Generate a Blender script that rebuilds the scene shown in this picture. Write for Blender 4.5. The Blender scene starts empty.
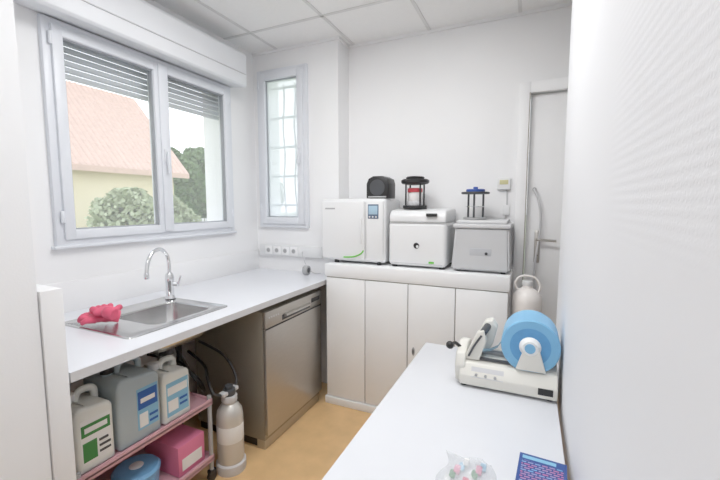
import bpy, bmesh, math, random
from mathutils import Vector, Matrix
random.seed(4)
S=bpy.context.scene
def srgb(r,g,b):
    f=lambda c:(c/255/12.92) if c/255<=0.04045 else ((c/255+0.055)/1.055)**2.4
    return (f(r),f(g),f(b),1)
MATS={}
def mat(name,col,rough=.5,metal=0,var=.03,vscale=6,bump=0,bscale=60,trans=0,emit=0,coat=0,alpha=1,stretch=None,spec=.5):
    if name in MATS:return MATS[name]
    m=bpy.data.materials.new(name);m.use_nodes=True;n=m.node_tree.nodes;l=m.node_tree.links
    b=n['Principled BSDF'];c=srgb(*col)
    tc=n.new('ShaderNodeTexCoord');mp=n.new('ShaderNodeMapping');l.new(tc.outputs['Object'],mp.inputs[0])
    if stretch: mp.inputs['Scale'].default_value=stretch
    nz=n.new('ShaderNodeTexNoise');nz.inputs['Scale'].default_value=vscale;nz.inputs['Detail'].default_value=4;l.new(mp.outputs[0],nz.inputs[0])
    cr=n.new('ShaderNodeValToRGB');l.new(nz.outputs[0],cr.inputs[0])
    cr.color_ramp.elements[0].position=.3;cr.color_ramp.elements[1].position=.7
    cr.color_ramp.elements[0].color=tuple(x*(1-var) for x in c[:3])+(1,)
    cr.color_ramp.elements[1].color=tuple(min(1,x*(1+var)) for x in c[:3])+(1,)
    l.new(cr.outputs[0],b.inputs['Base Color'])
    b.inputs['Roughness'].default_value=rough;b.inputs['Metallic'].default_value=metal
    b.inputs['Specular IOR Level'].default_value=spec
    b.inputs['Transmission Weight'].default_value=trans;b.inputs['Coat Weight'].default_value=coat
    b.inputs['Alpha'].default_value=alpha
    if emit:
        b.inputs['Emission Color'].default_value=c;b.inputs['Emission Strength'].default_value=emit
    if bump:
        n2=n.new('ShaderNodeTexNoise');n2.inputs['Scale'].default_value=bscale;n2.inputs['Detail'].default_value=3;l.new(mp.outputs[0],n2.inputs[0])
        bp=n.new('ShaderNodeBump');bp.inputs['Strength'].default_value=bump;bp.inputs['Distance'].default_value=.002
        l.new(n2.outputs[0],bp.inputs['Height']);l.new(bp.outputs[0],b.inputs['Normal'])
    MATS[name]=m;return m

class B:
    def __init__(s,name):
        s.name=name;s.bm=bmesh.new();s.mats=[]
    def _add(s,t,m,M=None):
        if m not in s.mats:s.mats.append(m)
        i=s.mats.index(m)
        for f in t.faces:f.material_index=i;f.smooth=True
        if M is not None:t.transform(M)
        bmesh.ops.recalc_face_normals(t,faces=t.faces)
        me=bpy.data.meshes.new('t');t.to_mesh(me);t.free();s.bm.from_mesh(me);bpy.data.meshes.remove(me)
    def box(s,a,b,m,bev=0,seg=2,M=None):
        t=bmesh.new();bmesh.ops.create_cube(t,size=1)
        d=[b[i]-a[i] for i in range(3)];c=[(a[i]+b[i])/2 for i in range(3)]
        for v in t.verts:v.co=Vector([v.co[i]*d[i]+c[i] for i in range(3)])
        if bev:bmesh.ops.bevel(t,geom=list(t.edges),offset=min(bev,min(abs(x) for x in d)*.49),segments=seg,profile=.5,affect='EDGES')
        s._add(t,m,M);return s
    def prism(s,pts,axis,a0,a1,m,bev=0,seg=2,M=None):
        t=bmesh.new();vs=[]
        def mk(p,a):
            if axis=='X':return (a,p[0],p[1])
            if axis=='Y':return (p[0],a,p[1])
            return (p[0],p[1],a)
        A=[t.verts.new(mk(p,a0)) for p in pts];Bv=[t.verts.new(mk(p,a1)) for p in pts]
        n=len(pts);t.faces.new(A);t.faces.new(Bv[::-1])
        for i in range(n):t.faces.new([A[i],Bv[i],Bv[(i+1)%n],A[(i+1)%n]])
        bmesh.ops.recalc_face_normals(t,faces=t.faces)
        if bev:bmesh.ops.bevel(t,geom=list(t.edges),offset=bev,segments=seg,profile=.5,affect='EDGES')
        s._add(t,m,M);return s
    def lathe(s,prof,c,m,axis='Z',n=32,sc=(1,1),M=None):
        t=bmesh.new();rings=[]
        for r,z in prof:
            ring=[]
            for k in range(n):
                a=2*math.pi*k/n;ring.append(t.verts.new((max(r,1e-5)*math.cos(a)*sc[0],max(r,1e-5)*math.sin(a)*sc[1],z)))
            rings.append(ring)
        for i in range(len(rings)-1):
            for k in range(n):
                t.faces.new([rings[i][k],rings[i][(k+1)%n],rings[i+1][(k+1)%n],rings[i+1][k]])
        t.faces.new(rings[0][::-1]);t.faces.new(rings[-1])
        R=Matrix.Identity(4)
        if axis=='X':R=Matrix.Rotation(math.pi/2,4,'Y')
        if axis=='Y':R=Matrix.Rotation(-math.pi/2,4,'X')
        t.transform(Matrix.Translation(c)@R)
        s._add(t,m,M);return s
    def cyl(s,c,r,h,m,axis='Z',n=32,bev=0,M=None):
        b=min(bev,r*.4,h*.4)
        p=[(r,0),(r,h)] if not b else [(r-b,0),(r-.3*b,.3*b),(r,b),(r,h-b),(r-.3*b,h-.3*b),(r-b,h)]
        return s.lathe(p,c,m,axis,n,M=M)
    def tube(s,pts,r,m,n=12,sub=6,rads=None,M=None):
        P=[Vector(p) for p in pts]
        if sub>1 and len(P)>2:
            Q=[];RR=[]
            for i in range(len(P)-1):
                p0=P[max(i-1,0)];p1=P[i];p2=P[i+1];p3=P[min(i+2,len(P)-1)]
                for k in range(sub):
                    u=k/sub
                    Q.append(.5*((2*p1)+(p2-p0)*u+(2*p0-5*p1+4*p2-p3)*u*u+(3*p1-p0-3*p2+p3)*u**3))
                    if rads:RR.append(rads[i]*(1-u)+rads[i+1]*u)
            Q.append(P[-1]); 
            if rads:RR.append(rads[-1])
            P=Q
        else: RR=rads
        t=bmesh.new();rings=[];up=None
        for i,p in enumerate(P):
            d=(P[min(i+1,len(P)-1)]-P[max(i-1,0)]).normalized()
            if up is None:
                up=Vector((0,0,1)) if abs(d.z)<.9 else Vector((1,0,0))
            x=up-d*up.dot(d);x.normalize();y=d.cross(x);up=x
            rr=RR[i] if RR else r
            rings.append([t.verts.new(p+(x*math.cos(2*math.pi*k/n)+y*math.sin(2*math.pi*k/n))*rr) for k in range(n)])
        for i in range(len(rings)-1):
            for k in range(n):t.faces.new([rings[i][k],rings[i][(k+1)%n],rings[i+1][(k+1)%n],rings[i+1][k]])
        t.faces.new(rings[0][::-1]);t.faces.new(rings[-1])
        s._add(t,m,M);return s
    def sphere(s,c,rx,ry,rz,m,n=3,M=None,disp=0):
        t=bmesh.new();bmesh.ops.create_icosphere(t,subdivisions=n,radius=1)
        for v in t.verts:
            k=1+(random.uniform(-disp,disp) if disp else 0)
            v.co=Vector((v.co.x*rx*k+c[0],v.co.y*ry*k+c[1],v.co.z*rz*k+c[2]))
        s._add(t,m,M);return s
    def done(s,ang=35):
        me=bpy.data.meshes.new(s.name);s.bm.to_mesh(me);s.bm.free()
        for m in s.mats:me.materials.append(m)
        me.set_sharp_from_angle(angle=math.radians(ang))
        o=bpy.data.objects.new(s.name,me);S.collection.objects.link(o);return o

# ---------- materials
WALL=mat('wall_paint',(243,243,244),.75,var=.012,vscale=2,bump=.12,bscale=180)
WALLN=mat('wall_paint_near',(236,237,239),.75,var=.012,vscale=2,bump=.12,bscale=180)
WHT=mat('white_paint',(242,242,243),.45,var=.01)
WHTP=mat('white_panel',(230,230,231),.45,var=.01)
PVC=mat('window_pvc',(226,229,235),.35,var=.01)
GASK=mat('gasket_grey',(160,164,170),.6)
LAM=mat('laminate_white',(226,228,234),.28,var=.01,coat=.15)
TBL=mat('table_laminate',(220,222,227),.32,var=.01,coat=.1)
CAB=mat('cabinet_white',(241,242,243),.5,var=.015,vscale=4)
CABD=mat('cabinet_gap',(165,160,152),.8)
STEEL=mat('brushed_steel',(196,193,188),.3,1,var=.06,vscale=20,stretch=(1,1,30))
SINKM=mat('sink_steel',(205,205,205),.24,1,var=.05,vscale=15)
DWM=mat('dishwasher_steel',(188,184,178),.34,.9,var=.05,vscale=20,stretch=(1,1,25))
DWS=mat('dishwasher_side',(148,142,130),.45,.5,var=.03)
CHR=mat('chrome',(225,226,228),.07,1,var=.0)
BLK=mat('black_plastic',(24,24,26),.4)
DGR=mat('dark_grey_plastic',(66,68,72),.45)
GRY=mat('grey_plastic',(165,166,167),.45)
LGR=mat('light_grey_plastic',(205,205,207),.45)
APP=mat('appliance_white',(230,231,232),.3,var=.006,coat=.2)
GREEN=mat('green_accent',(100,190,55),.4)
BLUE=mat('blue_plastic',(40,80,165),.35)
SKYB=mat('roll_blue',(120,180,220),.4,var=.04)
SKYB2=mat('roll_blue_side',(88,152,204),.5,var=.06,vscale=30)
PINK=mat('trolley_pink',(205,158,168),.45)
PBOX=mat('pink_cardboard',(222,120,155),.6)
RUB=mat('pink_rubber',(218,82,112),.55,var=.08,vscale=20)
REDM=mat('red_plastic',(190,60,70),.4)
CANW=mat('can_white',(232,234,228),.4,var=.03,spec=.4)
CANG=mat('can_greyblue',(170,184,190),.4,var=.03)
LABG=mat('label_green',(56,130,66),.5);LABW=mat('label_white',(236,236,234),.5)
LABB=mat('label_blue',(36,90,170),.5);LABC=mat('label_cyan',(130,185,215),.5)
DOORM=mat('door_paint',(243,243,244),.5,var=.01)
HOSE=mat('hose_black',(35,34,34),.5)

def glass(name,tint=(1,1,1,1),gl=.06,milk=0):
    m=bpy.data.materials.new(name);m.use_nodes=True;n=m.node_tree.nodes;l=m.node_tree.links
    n.remove(n['Principled BSDF']);out=n['Material Output']
    tr=n.new('ShaderNodeBsdfTransparent');tr.inputs[0].default_value=tint
    g=n.new('ShaderNodeBsdfGlossy');g.inputs['Roughness'].default_value=.03
    fr=n.new('ShaderNodeFresnel');fr.inputs[0].default_value=1.3
    mx=n.new('ShaderNodeMixShader');l.new(fr.outputs[0],mx.inputs[0]);l.new(tr.outputs[0],mx.inputs[1]);l.new(g.outputs[0],mx.inputs[2])
    last=mx
    if milk:
        df=n.new('ShaderNodeBsdfTranslucent');df.inputs[0].default_value=(.95,.96,.98,1)
        m2=n.new('ShaderNodeMixShader');m2.inputs[0].default_value=milk
        l.new(mx.outputs[0],m2.inputs[1]);l.new(df.outputs[0],m2.inputs[2]);last=m2
    l.new(last.outputs[0],out.inputs[0]);return m
GLS=glass('window_glass',milk=.08);GLS2=glass('window_glass_frosted',milk=.5)  # slight milk in the clear pane stands in for bright outdoor haze

FL=mat('vinyl_floor',(220,180,128),.35,var=.07,vscale=9,bump=.05)
def wallpaper():
    m=mat('wallpaper_ribbed',(227,228,231),.6,var=.008,vscale=2)
    n=m.node_tree.nodes;l=m.node_tree.links;b=n['Principled BSDF']
    tc=n.new('ShaderNodeTexCoord');sx=n.new('ShaderNodeSeparateXYZ');l.new(tc.outputs['Object'],sx.inputs[0])
    w=n.new('ShaderNodeTexWave');w.bands_direction='Z';w.inputs['Scale'].default_value=22;w.inputs['Distortion'].default_value=2.5;w.inputs['Detail'].default_value=2;w.inputs['Detail Scale'].default_value=8
    l.new(tc.outputs['Object'],w.inputs[0])
    mr=n.new('ShaderNodeMapRange');mr.inputs[1].default_value=1.40;mr.inputs[2].default_value=1.50
    l.new(sx.outputs[2],mr.inputs[0])
    my=n.new('ShaderNodeMapRange');my.inputs[1].default_value=.85;my.inputs[2].default_value=.65
    l.new(sx.outputs[1],my.inputs[0])
    mu=n.new('ShaderNodeMath');mu.operation='MULTIPLY';l.new(w.outputs[1],mu.inputs[0]);l.new(mr.outputs[0],mu.inputs[1])
    mv=n.new('ShaderNodeMath');mv.operation='MULTIPLY';l.new(mu.outputs[0],mv.inputs[0]);l.new(my.outputs[0],mv.inputs[1])
    bp=n.new('ShaderNodeBump');bp.inputs['Strength'].default_value=.2;bp.inputs['Distance'].default_value=.0014
    l.new(mv.outputs[0],bp.inputs['Height']);l.new(bp.outputs[0],b.inputs['Normal']);return m
WP=wallpaper()

CZ=2.72
# ---------- room shell
B('floor').box((-2.45,-1.75,-.1),(1.15,2.95,0),FL).done()
w=B('wall_left')
x0,x1=-2.42,-2.16
w.box((x0,.5,0),(x1,1.09,CZ),WALL).box((x0,2.29,0),(x1,2.9,CZ),WALL).box((x0,1.09,0),(x1,2.29,1.28),WALL).box((x0,1.09,2.36),(x1,2.29,CZ),WALL);w.done()
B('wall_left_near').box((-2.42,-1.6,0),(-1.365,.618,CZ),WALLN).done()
w=B('wall_back_left')
w.box((-2.16,2.6,0),(-2.10,2.86,CZ),WALL).box((-1.63,2.6,0),(-1.36,2.86,CZ),WALL).box((-2.10,2.6,0),(-1.63,2.86,1.29),WALL).box((-2.10,2.6,2.56),(-1.63,2.86,CZ),WALL);w.done()
B('wall_back').box((-1.36,2.78,0),(-.03,2.93,CZ),WALL).done()
B('wall_back_above_door').box((-.03,2.78,2.20),(.75,2.93,CZ),WALL).done()
B('wall_back_right').box((.75,2.78,0),(1.1,2.93,CZ),WALL).done()
B('wall_right').box((.13,-1.6,0),(.30,1.95,CZ),WP,).done()
B('wall_alcove').box((.30,1.80,0),(1.0,1.95,CZ),WALL).box((1.0,1.8,0),(1.12,2.78,CZ),WALL).done()
B('wall_front').box((-1.365,-1.75,0),(.3,-1.6,CZ),WALL).done()
c=B('ceiling')
TILE=mat('ceiling_tile',(248,248,248),.8,var=.012,vscale=40,bump=.2,bscale=150)
GRID=mat('ceiling_grid',(224,224,224),.5)
c.box((-2.45,-1.75,CZ),(1.15,2.95,CZ+.1),TILE)
for gx in (-1.91,-1.31,-.71,-.11,.49): c.box((gx-.011,-1.6,CZ-.005),(gx+.011,2.78 if gx>-1.36 else 2.6,CZ+.001),GRID)
for gy in (-1.325,-.725,-.125,.475,1.075,1.675,2.275): c.box((-2.16,gy-.011,CZ-.005),(1.0,gy+.011,CZ+.001),GRID)
c.done()
t=B('trim_ceiling');
t.box((-1.36,2.765,CZ-.02),(1.0,2.78,CZ),WHT).box((-2.16,2.585,CZ-.02),(-1.345,2.6,CZ),WHT).box((-1.36,2.6,CZ-.02),(-1.345,2.765,CZ),WHT);t.done()
B('baseboard_right').box((.118,-1.6,0),(.13,1.95,.07),WHT).done()
B('baseboard_left').box((-1.365,-1.6,0),(-1.353,.618,.07),WHT).done()
B('partition_panel').box((-2.155,.622,0),(-1.358,.684,1.205),WHTP,.003).done()

# ---------- window 1
def sash(o,ax,p,a0,a1,z0,z1,fw,d0,d1,m):
    def bx(a,za,b,zb,mm,e0=d0,e1=d1,bev=.006):
        if ax=='X':o.box((e0,a,za),(e1,b,zb),mm,bev)
        else:o.box((a,e0,za),(b,e1,zb),mm,bev)
    bx(a0,z0,a0+fw,z1,m);bx(a1-fw,z0,a1,z1,m);bx(a0+fw-.004,z0,a1-fw+.004,z0+fw,m);bx(a0+fw-.004,z1-fw,a1-fw+.004,z1,m)
    g=.006;mid=(d0+d1)/2
    bx(a0+fw-.001,z0+fw-.001,a0+fw+g,z1-fw,GASK,mid-.012,mid+.018,0);bx(a1-fw-g,z0+fw,a1-fw+.001,z1-fw,GASK,mid-.012,mid+.018,0)
    bx(a0+fw,z0+fw-.001,a1-fw,z0+fw+g,GASK,mid-.012,mid+.018,0);bx(a0+fw,z1-fw-g,a1-fw,z1-fw+.001,GASK,mid-.012,mid+.018,0)
o=B('window_1')
Y0,Y1,Z0,Z1=1.065,2.30,1.265,2.37
o.box((-2.2,Y0,Z0),(-2.135,Y0+.045,Z1),PVC,.006).box((-2.2,Y1-.045,Z0),(-2.135,Y1,Z1),PVC,.006)
o.box((-2.2,Y0+.04,Z0),(-2.135,Y1-.04,Z0+.045),PVC,.006).box((-2.2,Y0+.04,Z1-.04),(-2.135,Y1-.04,Z1),PVC,.006)
sash(o,'X',0,Y0+.035,1.685,Z0+.03,Z1-.03,.05,-2.185,-2.12,PVC)
sash(o,'X',0,1.685,Y1-.035,Z0+.03,Z1-.03,.05,-2.185,-2.12,PVC)
o.box((-2.125,1.66,Z0+.04),(-2.108,1.71,Z1-.035),PVC,.006)
o.box((-2.158,Y0+.084,Z0+.079),(-2.152,1.636,Z1-.079),GLS).box((-2.158,1.734,Z0+.079),(-2.152,Y1-.084,Z1-.079),GLS)
for z in (1.38,2.24):
    o.cyl((-2.125,Y0+.03,z),.009,.06,PVC,bev=.002).cyl((-2.125,Y1-.03,z),.009,.06,PVC,bev=.002)
o.box((-2.108,1.672,1.74),(-2.098,1.698,1.82),PVC,.004).box((-2.098,1.677,1.67),(-2.078,1.693,1.80),PVC,.006)
o.box((-2.2,Y0-.015,Z0-.015),(-2.125,Y1+.015,Z0+.002),PVC,.005)
o.done()
o=B('roller_shutter_box')
SB=mat('shutter_box_pvc',(230,232,236),.45,var=.01)
o.prism([(-2.159,2.378),(-2.0,2.352),(-1.985,2.365),(-1.985,2.58),(-2.0,2.60),(-2.159,2.60)],'Y',.63,2.31,SB,.004)
o.box((-1.988,.64,2.44),(-1.978,2.30,2.444),LGR)
o.box((-2.15,2.30,2.372),(-2.0,2.316,2.605),SB,.004)
o.done()
o=B('shutter_slats')
SL=mat('shutter_slat_grey',(196,200,208),.5)
for i in range(7):
    z=2.13+i*.034
    o.prism([(-2.262,z),(-2.250,z+.004),(-2.247,z+.015),(-2.250,z+.026),(-2.262,z+.031)],'Y',1.095,2.285,SL)
o.done()
# ---------- window 2
o=B('window_2')
X0,X1,Z0,Z1=-2.105,-1.625,1.285,2.565
o.box((X0,2.57,Z0),(X0+.04,2.64,Z1),PVC,.006).box((X1-.04,2.57,Z0),(X1,2.64,Z1),PVC,.006)
o.box((X0+.035,2.57,Z0),(X1-.035,2.64,Z0+.04),PVC,.006).box((X0+.035,2.57,Z1-.04),(X1-.035,2.64,Z1),PVC,.006)
sash(o,'Y',0,X0+.03,X1-.03,Z0+.03,Z1-.03,.055,2.555,2.625,PVC)
o.box((X0+.084,2.588,Z0+.084),(X1-.084,2.594,Z1-.084),GLS2)
for z in (1.42,2.42): o.cyl((X0+.025,2.56,z),.009,.06,PVC,bev=.002)
o.box((X1-.072,2.545,1.86),(X1-.048,2.556,1.94),PVC,.004).box((X1-.068,2.528,1.79),(X1-.052,2.546,1.92),PVC,.005)
o.done()
o=B('window_grille')
GR=mat('grille_metal',(120,126,136),.5,.1)
for i in range(5):
    z=1.46+i*.25;o.box((-2.098,2.745,z),(-1.632,2.757,z+.018),GR)
for i,x in enumerate((-1.98,-1.865,-1.75)):
    pts=[(x+.008*math.sin(k*1.3),2.765,1.30+k*.1) for k in range(13)]
    o.tube(pts,.007,GR,8,3)
o.done()

# ---------- exterior
ext=mat('lawn_grass',(176,186,154),.9,var=.1,vscale=1.5)
B('lawn').box((-60,-30,-.25),(-2.6,70,-.15),ext).box((-2.6,3.1,-.25),(30,70,-.15),ext).done()
o=B('neighbor_house')
HW=mat('house_render',(232,220,190),.9,var=.04,vscale=1)  # house and roof colours paled to paint in washed-out haze
RT=mat('roof_tiles',(206,176,162),.8,var=.08,vscale=8)
o.prism([(-10,-.14),(-10,2.6),(-12,4.75),(-14,2.6),(-14,-.14)],'Y',-6,8.2,HW)
for sgn in (1,-1):
    A=(-12+sgn*2.35,2.28);Bp=(-12,4.8)
    o.prism([(A[0],A[1]),(Bp[0],Bp[1]),(Bp[0],Bp[1]+.14),(A[0],A[1]+.14)],'Y',-6.3,8.5,RT)
for k in range(100):
    y=-6.2+k*.147
    o.tube([(-9.68,y,2.43),(-12,y,4.93)],.035,RT,6,1)
o.done()
LEAF=mat('tree_foliage',(112,134,96),.95,var=.3,vscale=5,spec=.1)
LEAF2=mat('shrub_foliage',(168,176,146),.95,var=.25,vscale=9,spec=.1)
BARK=mat('bark',(120,108,95),.9)
def tree(name,x,y,h,r,m):
    o=B(name);o.tube([(x,y,-.14),(x+.05,y,h*.5),(x,y,h*.8)],.1,BARK,8,3,rads=[.14,.1,.04])
    V=[];Fc=[]
    for i in range(5200):
        a=random.uniform(0,6.28);zz=random.uniform(.13,1)
        env=math.sin(math.pi*min(.97,zz*.85+.12))**.6*(1+.25*math.sin(a*3+zz*9))
        rr=r*env*math.sqrt(random.uniform(.15,1))
        c=Vector((x+rr*math.cos(a),y+rr*math.sin(a),zz*h))
        u=Vector((random.gauss(0,1),random.gauss(0,1),random.gauss(0,1))).normalized();v=u.orthogonal().normalized()
        k=r*random.uniform(.05,.1)
        b=len(V);V+= [c+u*k,c+v*k*.6,c-u*k,c-v*k*.6];Fc.append((b,b+1,b+2,b+3))
    me=bpy.data.meshes.new('l');me.from_pydata(V,[],Fc)
    if m not in o.mats:o.mats.append(m)
    n0=len(o.bm.faces);o.bm.from_mesh(me);o.bm.faces.ensure_lookup_table()
    for f in o.bm.faces[n0:]:f.material_index=o.mats.index(m)
    bpy.data.meshes.remove(me)
    o.done(180)
tree('garden_tree',-14,11.3,3.8,1.4,LEAF);tree('garden_tree',-15,13.8,4.2,1.6,LEAF);tree('garden_tree',-13,15.2,3.5,1.5,LEAF);tree('garden_tree',-17,17.5,4.6,1.8,LEAF)
tree('garden_shrub',-7.6,5.2,1.8,.8,LEAF2);tree('garden_shrub',-8.3,6.6,1.7,.7,LEAF2)
o=B('garden_fence')
for i in range(40):
    o.box((-10.6,8.7+i*.3,-.15),(-10.56,8.96+i*.3,1.0),LGR)
o.box((-10.56,8.6,.7),(-10.52,20.8,.78),LGR);o.done()

# ---------- counter
o=B('countertop')
cx0,cx1,cy0,cy1=-2.158,-1.36,.688,2.598
sx0,sx1,sy0,sy1=-1.855,-1.535,1.13,1.475
for a,b in (((cx0,cy0),(cx1,sy0)),((cx0,sy1),(cx1,cy1)),((cx0,sy0),(sx0,sy1)),((sx1,sy0),(cx1,sy1))):
    o.box((a[0],a[1],.885),(b[0],b[1],.92),LAM)
o.box((cx1-.001,cy0,.886),(cx1+.002,cy1,.919),LGR)
o.box((-2.158,.69,.92),(-2.148,2.598,1.08),WHT,.002)
o.done()
B('counter_bracket').box((-2.15,.70,.80),(-1.45,.72,.884),GRY).box((-2.15,1.62,.80),(-2.11,1.66,.884),GRY).box((-2.15,.72,.80),(-2.11,1.66,.84),GRY).done()

# ---------- sink
o=B('kitchen_sink')
rx0,rx1,ry0,ry1=-1.975,-1.475,.965,1.535
bx0,bx1,by0,by1=-1.85,-1.54,1.135,1.47
t=bmesh.new()
def rrect(x0,x1,y0,y1,r,z,n=6):
    P=[]
    for cx,cy,a0 in ((x1-r,y1-r,0),(x0+r,y1-r,90),(x0+r,y0+r,180),(x1-r,y0+r,270)):
        for k in range(n+1):
            a=math.radians(a0+90*k/n);P.append((cx+r*math.cos(a),cy+r*math.sin(a),z))
    return P
rings=[rrect(rx0,rx1,ry0,ry1,.03,.9205),rrect(rx0+.002,rx1-.002,ry0+.002,ry1-.002,.03,.9245),rrect(rx0+.012,rx1-.012,ry0+.012,ry1-.012,.025,.926),
 rrect(rx0+.018,rx1-.018,ry0+.018,ry1-.018,.022,.9225),
 rrect(bx0-.006,bx1+.006,by0-.006,by1+.006,.055,.922),rrect(bx0,bx1,by0,by1,.05,.916),rrect(bx0+.008,bx1-.008,by0+.008,by1-.008,.05,.80),rrect(bx0+.03,bx1-.03,by0+.03,by1-.03,.04,.772),rrect(bx0+.12,bx1-.12,by0+.13,by1-.13,.02,.768)]
V=[[t.verts.new(p) for p in r] for r in rings];N=len(V[0])
for i in range(len(V)-1):
    for k in range(N):t.faces.new([V[i][k],V[i][(k+1)%N],V[i+1][(k+1)%N],V[i+1][k]])
t.faces.new(V[-1])
o._add(t,SINKM)
o.lathe([(.004,.7695),(.03,.7695),(.036,.772),(.04,.769)],((bx0+bx1)/2,(by0+by1)/2,0),CHR)
o.cyl(((bx0+bx1)/2,(by0+by1)/2,.70),.035,.068,DGR)
o.done(40)
o=B('sink_faucet')
fx,fy=-1.90,1.503
o.lathe([(.028,.927),(.028,.932),(.024,.938),(.022,.95),(.022,1.02),(.024,1.03),(.024,1.06),(.018,1.075),(.008,1.08)],(fx,fy,0),CHR)
o.tube([(fx,fy,1.0),(fx,fy,1.12),(fx+.003,fy-.012,1.18),(fx+.012,fy-.055,1.22),(fx+.024,fy-.11,1.215),(fx+.034,fy-.15,1.175),(fx+.04,fy-.168,1.12),(fx+.042,fy-.172,1.10)],.0105,CHR,16,8)
o.cyl((fx+.042,fy-.172,1.075),.013,.03,CHR,bev=.002)
o.tube([(fx+.015,fy+.01,1.01),(fx+.045,fy+.02,1.01)],.013,CHR,16,1)
o.tube([(fx+.045,fy+.02,1.012),(fx+.05,fy+.024,1.03),(fx+.058,fy+.03,1.06)],.006,CHR,12,6)
o.done()
def glove(name,c,ang,flip=1,tilt=0):
    o=B(name);M=Matrix.Translation(c)@Matrix.Rotation(ang,4,'Z')@Matrix.Rotation(tilt,4,'Y')@Matrix.Diagonal((.95,1.1,1.2,1))
    o.sphere((0,0,.018),.05,.042,.016,RUB,3,M=M)
    o.tube([(-.03,0,.018),(-.07,.004,.026),(-.095,-.01,.018)],.03,RUB,16,5,rads=[.02,.024,.024],M=M)
    for i,(dy,L) in enumerate(((-.03,.04),(-.011,.05),(.009,.048),(.028,.036))):
        o.tube([(.03,dy*.9,.016),(.03+L*.6,dy*1.1,.026),(.03+L,dy*1.0,.012)],.01,RUB,12,5,rads=[.012,.0115,.0095],M=M)
    o.tube([(-.01,.03*flip,.016),(.015,.058*flip,.022),(.035,.06*flip,.012)],.01,RUB,12,5,rads=[.013,.011,.009],M=M)
    ob=o.done(180)
    r=ob.modifiers.new('r','REMESH');r.mode='VOXEL';r.voxel_size=.003;r.use_smooth_shade=True
    s=ob.modifiers.new('s','SMOOTH');s.factor=.6;s.iterations=5
    tx=bpy.data.textures.new('crumple','CLOUDS');tx.noise_scale=.04
    d=ob.modifiers.new('d','DISPLACE');d.texture=tx;d.strength=.006;d.mid_level=.5
glove('rubber_glove',(-1.81,1.045,.928),math.radians(-150))
glove('rubber_glove',(-1.77,1.055,.960),math.radians(165),-1)

# ---------- dishwasher
o=B('dishwasher')
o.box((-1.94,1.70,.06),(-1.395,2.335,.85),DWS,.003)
o.box((-1.94,1.72,0),(-1.46,2.315,.07),BLK)
o.box((-1.397,1.702,.095),(-1.372,2.333,.745),DWM,.004)
o.box((-1.397,1.702,.75),(-1.372,2.333,.85),DWM,.004)
o.box((-1.376,1.86,.762),(-1.369,2.18,.795),DGR,.003)
o.prism([(-1.372,.80),(-1.352,.795),(-1.350,.785),(-1.372,.775)],'Y',1.88,2.16,DWM)
o.box((-1.373,2.20,.79),(-1.3705,2.31,.82),BLK)
for i in range(5):o.cyl((-1.373,1.735+i*.022,.81),.005,.004,LGR,'X',12)
o.box((-1.46,1.705,.0),(-1.40,2.33,.095),DWM,.003)
o.box((-1.374,1.702,.742),(-1.3715,2.333,.752),BLK)
o.done()
# ---------- base cabinet
o=B('storage_cabinet')
o.box((-1.335,2.365,.02),(-.10,2.775,.955),CAB)
o.box((-1.345,2.345,.955),(-.095,2.777,1.046),CAB,.004)
o.box((-1.345,2.335,.0),(-.10,2.36,.055),CAB,.003)
e=[-1.335,-1.026,-.717,-.408,-.10]
o.box((-1.334,2.358,.05),(-.101,2.366,.955),CABD)
for i in range(4):
    o.box((e[i]+.003,2.345,.06),(e[i+1]-.003,2.362,.948),CAB,.002)
for x in (-.675,):
    o.lathe([(.002,-.006),(.008,-.006),(.010,-.003),(.012,.002)],(x,2.345,.50),GRY,'Y',20,sc=(1,2.6))
    o.lathe([(.002,-.0065),(.006,-.0065),(.006,-.004)],(x,2.345,.50),DGR,'Y',20,sc=(1,3))
o.done()

# ---------- autoclave
o=B('autoclave')
zb=1.048
for x in (-1.30,-.96):
    for y in (2.45,2.70):o.cyl((x,y,zb),.018,.022,BLK)
o.box((-1.345,2.56,zb+.02),(-.915,2.765,1.505),APP,.012,3)
o.box((-1.42,2.43,zb+.015),(-.91,2.575,1.515),APP,.02,4)
o.box((-1.405,2.405,zb+.03),(-1.06,2.435,1.50),APP,.014,4)
o.box((-1.05,2.415,zb+.03),(-.922,2.435,1.50),APP,.008,3)
o.box((-1.035,2.411,1.375),(-.955,2.418,1.475),mat('display_bluegrey',(96,112,134),.2),.003)
o.box((-1.028,2.409,1.405),(-.962,2.412,1.465),mat('lcd',(160,190,210),.15),.001)
for i in range(3):o.cyl((-1.02+i*.024,2.407,1.388),.006,.006,LGR,'Y',16)
o.tube([(-1.22,2.404,1.095),(-1.14,2.402,1.102),(-1.085,2.403,1.125),(-1.065,2.405,1.15)],.005,GREEN,10,6)
o.box((-1.09,2.394,1.20),(-1.074,2.41,1.38),APP,.006,3)
o.box((-1.37,2.402,1.44),(-1.29,2.4055,1.450),GRY,.001)
for i in range(6):o.box((-.912,2.60,1.16+i*.03),(-.9085,2.72,1.17+i*.03),GRY)
o.done()
o=B('portable_speaker')
o.prism([(-1.07,1.517),(-1.07,1.62),(-1.055,1.655),(-1.02,1.672),(-.95,1.672),(-.915,1.655),(-.905,1.62),(-.905,1.517)],'Y',2.47,2.62,BLK,.004)
o.lathe([(.055,0),(.058,.004),(.052,.008),(.03,.004),(.012,.01),(.002,.012)],(-.988,2.468,1.592),DGR,'Y',32,M=None)
o.box((-1.055,2.463,1.522),(-.92,2.471,1.532),GRY,.002)
o.done()
o=B('instrument_sterilizer')
zb=1.047
o.box((-.885,2.42,zb+.012),(-.487,2.765,1.36),APP,.03,5)
o.prism([(2.425,1.352),(2.425,1.40),(2.45,1.432),(2.60,1.445),(2.765,1.445),(2.765,1.352)],'X',-.88,-.492,APP,.014,4)
for x in (-.85,-.52):
    for y in (2.46,2.72):o.cyl((x,y,zb),.018,.02,BLK)
o.box((-.878,2.417,1.352),(-.494,2.424,1.357),GRY)
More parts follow.
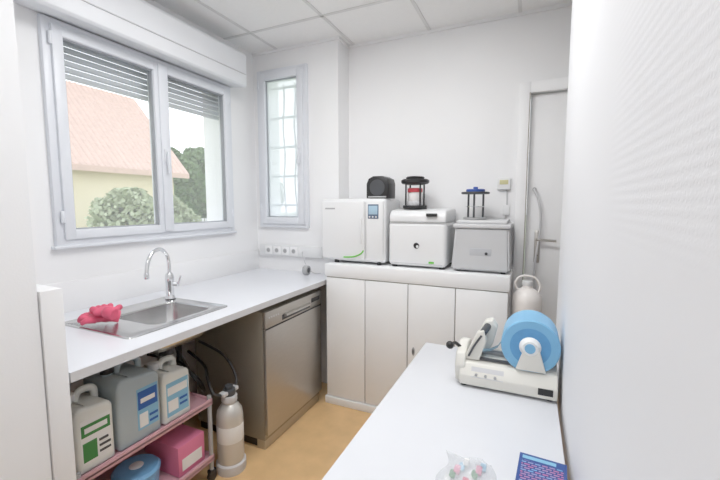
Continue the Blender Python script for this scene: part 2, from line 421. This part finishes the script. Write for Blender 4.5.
o.lathe([(.002,0),(.018,0),(.02,.004),(.018,.006)],(-.685,2.414,1.20),BLK,'Y',28)
o.lathe([(.002,-.001),(.009,-.001),(.009,.003)],(-.677,2.4135,1.195),APP,'Y',20)
o.box((-.62,2.405,1.395),(-.55,2.428,1.415),BLK,.003)
o.box((-.60,2.416,1.085),(-.565,2.421,1.097),GREEN);o.box((-.86,2.416,1.075),(-.51,2.4205,1.08),LGR)
o.done()
o=B('instrument_carousel')
cx,cy,z=-.745,2.58,1.446
o.cyl((cx,cy,z),.085,.022,BLK,bev=.005).cyl((cx,cy,z+.02),.055,.03,LGR,bev=.004)
for k in range(4):
    a=math.radians(45+90*k);px,py=cx+.072*math.cos(a),cy+.072*math.sin(a)
    o.tube([(px,py,z+.015),(px,py,z+.17)],.006,BLK,8,1)
o.lathe([(.06,.165),(.09,.172),(.098,.18),(.098,.195),(.088,.203),(.03,.205)],(cx,cy,z),BLK)
o.lathe([(.004,.05),(.045,.05),(.05,.06),(.05,.10),(.045,.115),(.004,.12)],(cx,cy,z),mat('carousel_clear',(225,222,222),.2))
o.lathe([(.045,.112),(.053,.114),(.053,.138),(.045,.142),(.004,.143)],(cx,cy,z),REDM)
o.lathe([(.03,.204),(.062,.204),(.066,.214),(.056,.222),(.01,.224)],(cx,cy,z),BLK)
o.done()
o=B('ultrasonic_bath')
UG=mat('bath_grey',(194,195,197),.4,.15,var=.02)
t=bmesh.new()
def ring(x0,x1,y0,y1,z):return [t.verts.new(p) for p in ((x0,y0,z),(x1,y0,z),(x1,y1,z),(x0,y1,z))]
R_=[ring(-.452,-.103,2.41,2.765,1.06),ring(-.435,-.115,2.43,2.76,1.33)]
t.faces.new(R_[0][::-1]);t.faces.new(R_[1])
for k in range(4):t.faces.new([R_[0][k],R_[0][(k+1)%4],R_[1][(k+1)%4],R_[1][k]])
bmesh.ops.bevel(t,geom=list(t.edges),offset=.012,segments=3,affect='EDGES')
o._add(t,UG)
o.box((-.447,2.418,1.325),(-.103,2.768,1.352),LGR,.008,3).box((-.425,2.435,1.35),(-.125,2.76,1.375),LGR,.01,3)
for x in (-.41,-.14):
    for y in (2.45,2.72):o.cyl((x,y,1.047),.015,.016,BLK)
o.box((-.34,2.417,1.14),(-.21,2.428,1.20),mat('bath_panel',(180,182,186),.35),.002)
o.cyl((-.24,2.412,1.17),.009,.008,DGR,'Y',20)
o.done()
o=B('instrument_basket_stand')
cx,cy,z=-.335,2.58,1.3765
o.cyl((cx,cy,z),.075,.012,GRY,bev=.003)
for k in range(3):
    a=math.radians(30+120*k);o.tube([(cx+.055*math.cos(a),cy+.055*math.sin(a),z+.01),(cx+.055*math.cos(a),cy+.055*math.sin(a),z+.17)],.0065,DGR,8,1)
o.cyl((cx,cy,z+.165),.09,.014,DGR,bev=.004).cyl((cx,cy,z+.179),.06,.018,BLUE,bev=.005).cyl((cx,cy,z+.197),.015,.015,BLUE,bev=.003)
o.cyl((cx,cy,z+.08),.06,.006,CHR)
o.done()
o=B('wall_thermostat')
o.box((-.215,2.752,1.575),(-.13,2.779,1.655),APP,.006,3).box((-.20,2.748,1.61),(-.145,2.754,1.64),mat('lcd_green',(205,200,150),.3),.001)
o.tube([(-.155,2.772,1.575),(-.15,2.772,1.48),(-.158,2.772,1.36),(-.15,2.772,1.20),(-.155,2.772,1.06)],.005,LGR,8,4)
o.box((-.175,2.764,1.40),(-.13,2.7795,1.47),APP,.004)
o.done()
# ---------- door
o=B('trim_1')
for a,b in (((-.095,2.755,0),(-.028,2.779,2.27)),((.748,2.755,0),(.815,2.779,2.27)),((-.028,2.755,2.198),(.748,2.779,2.27))):
    o.box(a,b,DOORM,.004)
o.box((-.035,2.75,0),(-.027,2.779,2.2),CABD)
o.done()
o=B('door_1')
o.box((-.026,2.80,.006),(.745,2.84,2.195),DOORM,.003)
o.box((.03,2.793,1.08),(.065,2.802,1.30),STEEL,.004)
o.tube([(.048,2.80,1.24),(.048,2.76,1.24),(.055,2.752,1.24),(.16,2.752,1.235)],.008,STEEL,10,4)
o.cyl((.048,2.790,1.13),.008,.01,DGR,'Y',16)
o.done()
o=B('hanging_hose')
o.cyl((.018,2.775,1.575),.012,.024,GRY,'Y',16)
o.tube([(.018,2.778,1.575),(.022,2.765,1.56),(.045,2.762,1.50),(.062,2.762,1.40),(.060,2.762,1.28),(.045,2.745,1.15),(.035,2.745,1.02),(.045,2.755,.90),(.06,2.76,.80)],.007,LGR,10,6)
o.done()
o=B('side_stand')
o.box((-.085,2.36,.705),(.12,2.60,.73),WHT,.004)
for x in (-.075,.095):
    for y in (2.37,2.575):o.box((x,y,0),(x+.015,y+.015,.71),WHT,.002)
o.box((-.075,2.37,.3),(.11,2.59,.315),WHT)
o.done()
o=B('water_canister')
CP=mat('canister_translucent',(243,238,234),.3,var=.02,spec=.4)
Mc=Matrix.Translation((0,0,-.04))
o.lathe([(.04,.771),(.078,.771),(.085,.785),(.085,.93),(.08,.965),(.055,.995),(.03,1.01),(.026,1.03)],(.0,2.46,0),CP,n=40,M=Mc)
o.cyl((.0,2.46,1.025),.03,.03,APP,bev=.003,M=Mc)
o.tube([(-.045,2.46,.985),(-.07,2.455,1.03),(-.045,2.45,1.075),(.0,2.45,1.085),(.045,2.455,1.07),(.07,2.458,1.02),(.055,2.46,.97)],.007,CP,10,5,M=Mc)
o.done()

# ---------- table right
o=B('work_table')
o.box((-.475,.15,.715),(.115,1.89,.75),TBL,.003)
for x in (-.45,.06):
    for y in (.18,1.82):o.box((x,y,0),(x+.04,y+.04,.715),LGR,.003)
o.box((-.44,.2,.66),(-.42,1.85,.715),LGR).box((.07,.2,.66),(.09,1.85,.715),LGR)
o.done()
o=B('pouch_sealing_machine')
SW=mat('sealer_ivory',(224,222,214),.4,var=.01,coat=.1)
for x in (-.22,.09):
    for y in (1.50,1.66):o.cyl((x,y,.7505),.012,.012,BLK)
o.prism([(1.475,.76),(1.475,.80),(1.50,.842),(1.56,.858),(1.66,.858),(1.685,.84),(1.685,.76)],'X',-.235,.115,SW,.006,3)
o.prism([(1.50,.76),(1.485,.83),(1.51,.875),(1.60,.90),(1.67,.885),(1.69,.82),(1.69,.76)],'X',-.255,-.215,SW,.008,3)
o.prism([(-.215,.85),(-.145,.85),(-.12,.90),(-.105,.97),(-.125,1.0),(-.155,.99),(-.185,.92)],'Y',1.59,1.64,SW,.006,3)
o.prism([(-.225,.85),(-.165,.85),(-.14,.93),(-.15,.975),(-.175,.965)],'Y',1.515,1.55,SW,.005,2)
o.tube([(-.155,1.53,.96),(-.14,1.61,.975)],.014,DGR,12,1)
o.tube([(-.205,1.512,.865),(-.185,1.51,.91),(-.158,1.512,.955)],.004,DGR,8,4)
o.tube([(-.235,1.56,.87),(-.262,1.54,.90),(-.275,1.50,.905)],.007,BLK,10,5)
o.sphere((-.277,1.495,.905),.016,.016,.016,BLK)
o.box((-.20,1.520,.852),(-.03,1.532,.862),DGR,.002)
o.box((-.21,1.575,.855),(-.02,1.60,.872),GRY,.003)
o.prism([(1.4765,.795),(1.4745,.797),(1.493,.832),(1.496,.831)],'X',-.19,-.07,LGR)
for i in range(3):o.cyl((-.17+i*.035,1.470,.808),.005,.008,GRY,'Y',14)
o.box((.05,1.4735,.775),(.10,1.4765,.80),BLK)
for y in (1.492,1.668):
    o.prism([(-.03,.85),(.075,.85),(.05,.935),(.035,.952),(.012,.952),(-.002,.935)],'Y',y,y+.012,SW,.003,2)
o.done()
o=B('sterilization_pouch_roll')
rc=(.018,1.508,.938)
o.lathe([(.034,.002),(.036,0),(.07,0),(.0701,-.001),(.098,-.001),(.103,.003),(.103,.152),(.098,.155),(.036,.155),(.034,.153)],rc,SKYB,'Y',64)
o.lathe([(.036,-.0012),(.071,-.0012),(.071,.0)],rc,SKYB2,'Y',64)
o.lathe([(.018,-.02),(.026,-.02),(.028,-.017),(.038,-.004),(.038,.16),(.026,.17)],rc,LABW,'Y',40)
o.lathe([(.006,-.022),(.018,-.022),(.019,-.019)],rc,SKYB,'Y',30)
o.done()
o=B('sterilization_pouch_strip')
FILM=mat('film_blue',(165,202,224),.25,var=.03)
t=bmesh.new();pts=[(-.085,.925),(-.10,.90),(-.13,.88),(-.16,.874),(-.20,.874)]
A=[t.verts.new((p[0],1.555,p[1])) for p in pts];C=[t.verts.new((p[0],1.59,p[1])) for p in pts]
for i in range(4):t.faces.new([A[i],A[i+1],C[i+1],C[i]])
bmesh.ops.solidify(t,geom=list(t.faces),thickness=.001)
o._add(t,FILM);o.done()

def clearplastic():
    m=bpy.data.materials.new('clear_plastic_bag');m.use_nodes=True;n=m.node_tree.nodes;l=m.node_tree.links
    b=n['Principled BSDF'];b.inputs['Base Color'].default_value=(.82,.85,.88,1);b.inputs['Roughness'].default_value=.15
    nz=n.new('ShaderNodeTexNoise');nz.inputs['Scale'].default_value=30
    mr=n.new('ShaderNodeMapRange');mr.inputs[3].default_value=.05;mr.inputs[4].default_value=.4;l.new(nz.outputs[0],mr.inputs[0]);l.new(mr.outputs[0],b.inputs['Alpha'])
    return m
CPB=clearplastic()
o=B('plastic_supply_bag')
t=bmesh.new();bmesh.ops.create_grid(t,x_segments=26,y_segments=26,size=1)
for v in t.verts:
    x,y=v.co.x,v.co.y;e_=max(0,(1-x**4))*max(0,(1-y**4))
    z=.753+e_*(.020+.009*math.sin(5*x+2*y)*math.cos(4*y-x)+random.uniform(-.002,.002))
    v.co=Vector((-.128+x*.064+.010*math.sin(4*y),.96+y*.085+.007*math.sin(5*x),z))
bmesh.ops.solidify(t,geom=list(t.faces),thickness=.001)
o._add(t,CPB)
for i in range(11):
    m=[LABW,LABG,PBOX,LABC,LABW,RUB][i%6];x=-.18+.009*i;y=.92+.020*(i%5)
    o.box((x,y,.753),(x+.016,y+.032,.758+.002*(i%3)),m,.003)
o.done(180)
o=B('instruction_booklet')
def patt():
    m=bpy.data.materials.new('booklet_print');m.use_nodes=True;n=m.node_tree.nodes;l=m.node_tree.links;b=n['Principled BSDF']
    tc=n.new('ShaderNodeTexCoord');vo=n.new('ShaderNodeTexBrick');vo.inputs['Scale'].default_value=28;l.new(tc.outputs['Object'],vo.inputs[0])
    vo.inputs[1].default_value=srgb(190,110,150);vo.inputs[2].default_value=srgb(110,170,215);vo.inputs[3].default_value=srgb(36,60,130);vo.inputs['Mortar Size'].default_value=.06
    l.new(vo.outputs[0],b.inputs['Base Color']);b.inputs['Roughness'].default_value=.35;return m
NAVY=mat('navy_cover',(40,72,140),.35)
M=Matrix.Translation((.055,1.02,0))@Matrix.Rotation(math.radians(-4),4,'Z')
o.box((-.062,-.10,.751),(.055,.10,.756),LABW,M=M).box((-.063,-.101,.756),(.056,.101,.758),NAVY,M=M)
o.box((-.055,-.09,.758),(.048,.07,.7586),patt(),M=M).box((-.055,.078,.758),(.03,.092,.7586),LABC,M=M)
o.done()

# ---------- trolley
o=B('utility_trolley')
tx0,tx1,ty0,ty1=-1.90,-1.488,.745,1.40
for z in (.445,.135):
    o.box((tx0,ty0,z-.012),(tx1,ty1,z),PINK,.003)
    for a,b in (((tx0,ty0),(tx1,ty0+.008)),((tx0,ty1-.008),(tx1,ty1)),((tx0,ty0),(tx0+.008,ty1)),((tx1-.008,ty0),(tx1,ty1))):
        o.box((a[0],a[1],z-.022),(b[0],b[1],z+.014),PINK,.003)
for x in (tx0+.012,tx1-.012):
    for y in (ty0+.012,ty1-.012):
        o.cyl((x,y,.055),.011,.42,GRY,bev=.002)
        o.box((x-.014,y-.02,.045),(x+.014,y+.02,.065),BLK,.003)
        o.cyl((x-.011,y,.027),.026,.022,BLK,'X',24,bev=.003)
o.done()
def can(name,x0,x1,y0,y1,z,h,m,labs,cap):
    o=B(name);w=y1-y0;d=x1-x0
    P=[(y0,z),(y1,z),(y1,z+h*.80),(y1-w*.12,z+h*.86),(y0+w*.34,z+h*.88),(y0+w*.30,z+h*.90),(y0+w*.08,z+h*.90),(y0,z+h*.82)]
    o.prism(P,'X',x0,x1,m,.014,3)
    xc=(x0+x1)/2
    o.tube([(xc,y1-w*.10,z+h*.83),(xc,y1-w*.12,z+h*.95),(xc,y1-w*.25,z+h*1.0),(xc,y0+w*.5,z+h*1.0),(xc,y0+w*.40,z+h*.94),(xc,y0+w*.38,z+h*.86)],.014,m,12,5)
    o.cyl((xc,y0+w*.19,z+h*.88),.02,.03,m).cyl((xc,y0+w*.19,z+h*.92),.026,.03,cap,n=24,bev=.003)
    for k,(a,za,b,zb_,mm) in enumerate(labs):
        o.box((x1-.002,y0+w*a,z+h*za),(x1+.001+.0006*k,y0+w*b,z+h*zb_),mm)
    o.done()
can('cleaner_jerrycan',-1.70,-1.505,.765,.905,.447,.29,CANW,[(.1,.12,.9,.72,LABW),(.12,.50,.88,.66,LABG),(.2,.545,.8,.615,LABW),(.14,.16,.5,.42,LABG),(.56,.2,.86,.23,DGR),(.56,.28,.86,.31,DGR),(.56,.36,.8,.39,DGR)],APP)
can('cleaner_jerrycan',-1.74,-1.505,.922,1.115,.447,.335,CANG,[(.42,.15,.93,.70,LABC),(.44,.42,.91,.66,LABB),(.5,.5,.85,.56,LABW),(.46,.18,.66,.36,LABW),(.70,.2,.9,.23,LABB),(.70,.28,.9,.31,LABB)],BLK)
can('cleaner_jerrycan',-1.70,-1.505,1.13,1.28,.447,.27,CANW,[(.1,.12,.9,.72,LABC),(.14,.5,.86,.64,LABW),(.14,.2,.5,.4,LABW),(.56,.24,.84,.28,LABB),(.56,.34,.84,.38,LABB)],APP)
B('pink_supply_box').box((-1.76,1.20,.137),(-1.515,1.36,.29),PBOX,.003).box((-1.52,1.22,.16),(-1.5135,1.34,.22),LABW).done()
o=B('wipes_tub')
o.lathe([(.08,.137),(.088,.145),(.092,.21),(.094,.235),(.098,.236),(.1,.25),(.09,.262),(.03,.267)],(-1.62,1.06,0),mat('tub_blue',(110,168,215),.3,var=.1,vscale=10),n=36)
o.lathe([(.025,.262),(.03,.268),(.02,.275),(.004,.276)],(-1.62,1.06,0),APP,n=24)
o.done()
o=B('cardboard_box');o.box((-1.80,.77,.137),(-1.52,.93,.26),mat('card_white',(225,225,228),.6),.003).box((-1.522,.79,.16),(-1.5185,.91,.23),LABB);o.done()

o=B('water_softener_bottle')
bx,by=-1.475,1.505
SB2=mat('bottle_metal',(206,203,197),.35,.3,var=.02)
o.lathe([(.05,0),(.078,0),(.08,.008),(.08,.05),(.074,.058)],(bx,by,0),LGR,n=36)
o.lathe([(.07,.055),(.071,.06),(.071,.31),(.066,.345),(.05,.372),(.034,.385),(.034,.40)],(bx,by,0),SB2,n=40)
o.lathe([(.0712,.18),(.0718,.182),(.0718,.27),(.0712,.272)],(bx,by,0),LABW,n=40)
o.cyl((bx,by,.395),.042,.035,LGR,bev=.004).cyl((bx,by,.43),.034,.035,DGR,bev=.005)
o.box((bx-.02,by-.06,.44),(bx+.02,by+.055,.462),LGR,.006,3)
o.cyl((bx,by,.465),.022,.02,DGR,bev=.004)
o.tube([(bx,by-.055,.45),(bx-.02,by-.09,.47),(bx-.09,by-.06,.52),(bx-.2,by+.02,.55),(bx-.36,by+.05,.6)],.008,HOSE,10,6)
o.tube([(bx,by+.05,.45),(bx-.03,by+.085,.50),(bx-.12,by+.09,.60),(bx-.3,by+.08,.66)],.008,HOSE,10,6)
o.done()
o=B('drain_pipework')
cxp,cyp=(bx0+bx1)/2,(by0+by1)/2
o.tube([(cxp,cyp,.69),(cxp,cyp,.60),(cxp-.03,cyp+.02,.55),(cxp-.09,cyp+.04,.56),(cxp-.11,cyp+.05,.62),(cxp-.16,cyp+.08,.65),(-2.14,cyp+.12,.65)],.02,GRY,14,6)
o.tube([(-1.98,1.60,.84),(-1.97,1.60,.6),(-1.95,1.58,.4),(-1.98,1.60,.1),(-2.0,1.60,.01)],.016,HOSE,12,6)
o.tube([(-1.90,1.50,.88),(-1.90,1.50,.7),(-1.86,1.56,.5),(-1.80,1.60,.40),(-1.74,1.58,.36),(-1.70,1.52,.42),(-1.74,1.49,.5),(-1.85,1.50,.55),(-2.13,1.5,.55)],.008,HOSE,10,6)
o.box((-2.155,1.44,.5),(-2.12,1.56,.7),APP,.005)
o.done()
o=B('socket_trunking')
o.box((-2.12,2.572,1.045),(-1.50,2.599,1.135),APP,.004)
for i in range(4):
    x=-2.02+i*.085
    o.box((x-.035,2.566,1.055),(x+.035,2.574,1.125),WHT,.004)
    o.cyl((x,2.5645,1.09),.02,.004,LGR,'Y',24).cyl((x,2.5635,1.09),.015,.003,GRY,'Y',24)
o.tube([(-1.68,2.57,1.09),(-1.66,2.54,1.07),(-1.62,2.53,.99),(-1.56,2.53,.935),(-1.50,2.55,.93)],.004,LGR,8,6)
o.done()
o=B('tape_roll')
o.lathe([(.02,-.02),(.034,-.02),(.036,-.017),(.036,.017),(.034,.02),(.02,.02)],(-1.60,2.50,.957),GRY,'X',32)
o.lathe([(.008,-.021),(.02,-.021),(.02,.021),(.008,.021)],(-1.60,2.50,.957),DGR,'X',24)
o.done()

# ---------- lights
EM=mat('fill_panel_glow',(255,253,248),.5,emit=3)
for i,(cx,cy,p) in enumerate(((-1.01,1.375,14),(-.41,1.375,13),(-.41,-.425,11))):  # ceiling panels and area lamps added out of view to brighten the room
    B('fill_light_panel').box((cx-.29,cy-.29,CZ-.012),(cx+.29,cy+.29,CZ-.002),EM,.003).done()
    L=bpy.data.lights.new('fill_area','AREA');L.shape='SQUARE';L.size=.56;L.energy=p;L.color=(.985,.99,1)
    ob=bpy.data.objects.new('fill_area',L);ob.location=(cx,cy,CZ-.02);S.collection.objects.link(ob)
W=bpy.data.worlds.new('overcast');S.world=W;W.use_nodes=True;n=W.node_tree.nodes;l=W.node_tree.links
bg=n['Background'];tc=n.new('ShaderNodeTexCoord');sp=n.new('ShaderNodeSeparateXYZ');l.new(tc.outputs['Generated'],sp.inputs[0])
cr=n.new('ShaderNodeValToRGB');l.new(sp.outputs[2],cr.inputs[0])
cr.color_ramp.elements[0].color=(.92,.95,.98,1);cr.color_ramp.elements[1].color=(.76,.85,.97,1)
l.new(cr.outputs[0],bg.inputs[0]);bg.inputs[1].default_value=3.0
S.view_settings.view_transform='Standard';S.view_settings.exposure=-.42;S.view_settings.gamma=1.15

cam=bpy.data.cameras.new('camera');cam.lens=18.75;cam.sensor_width=36;cam.clip_start=.02;cam.clip_end=200
co=bpy.data.objects.new('camera',cam);S.collection.objects.link(co);co.location=(0,0,1.47)
co.rotation_euler=(math.radians(90-5.33),0,math.radians(24.4));S.camera=co
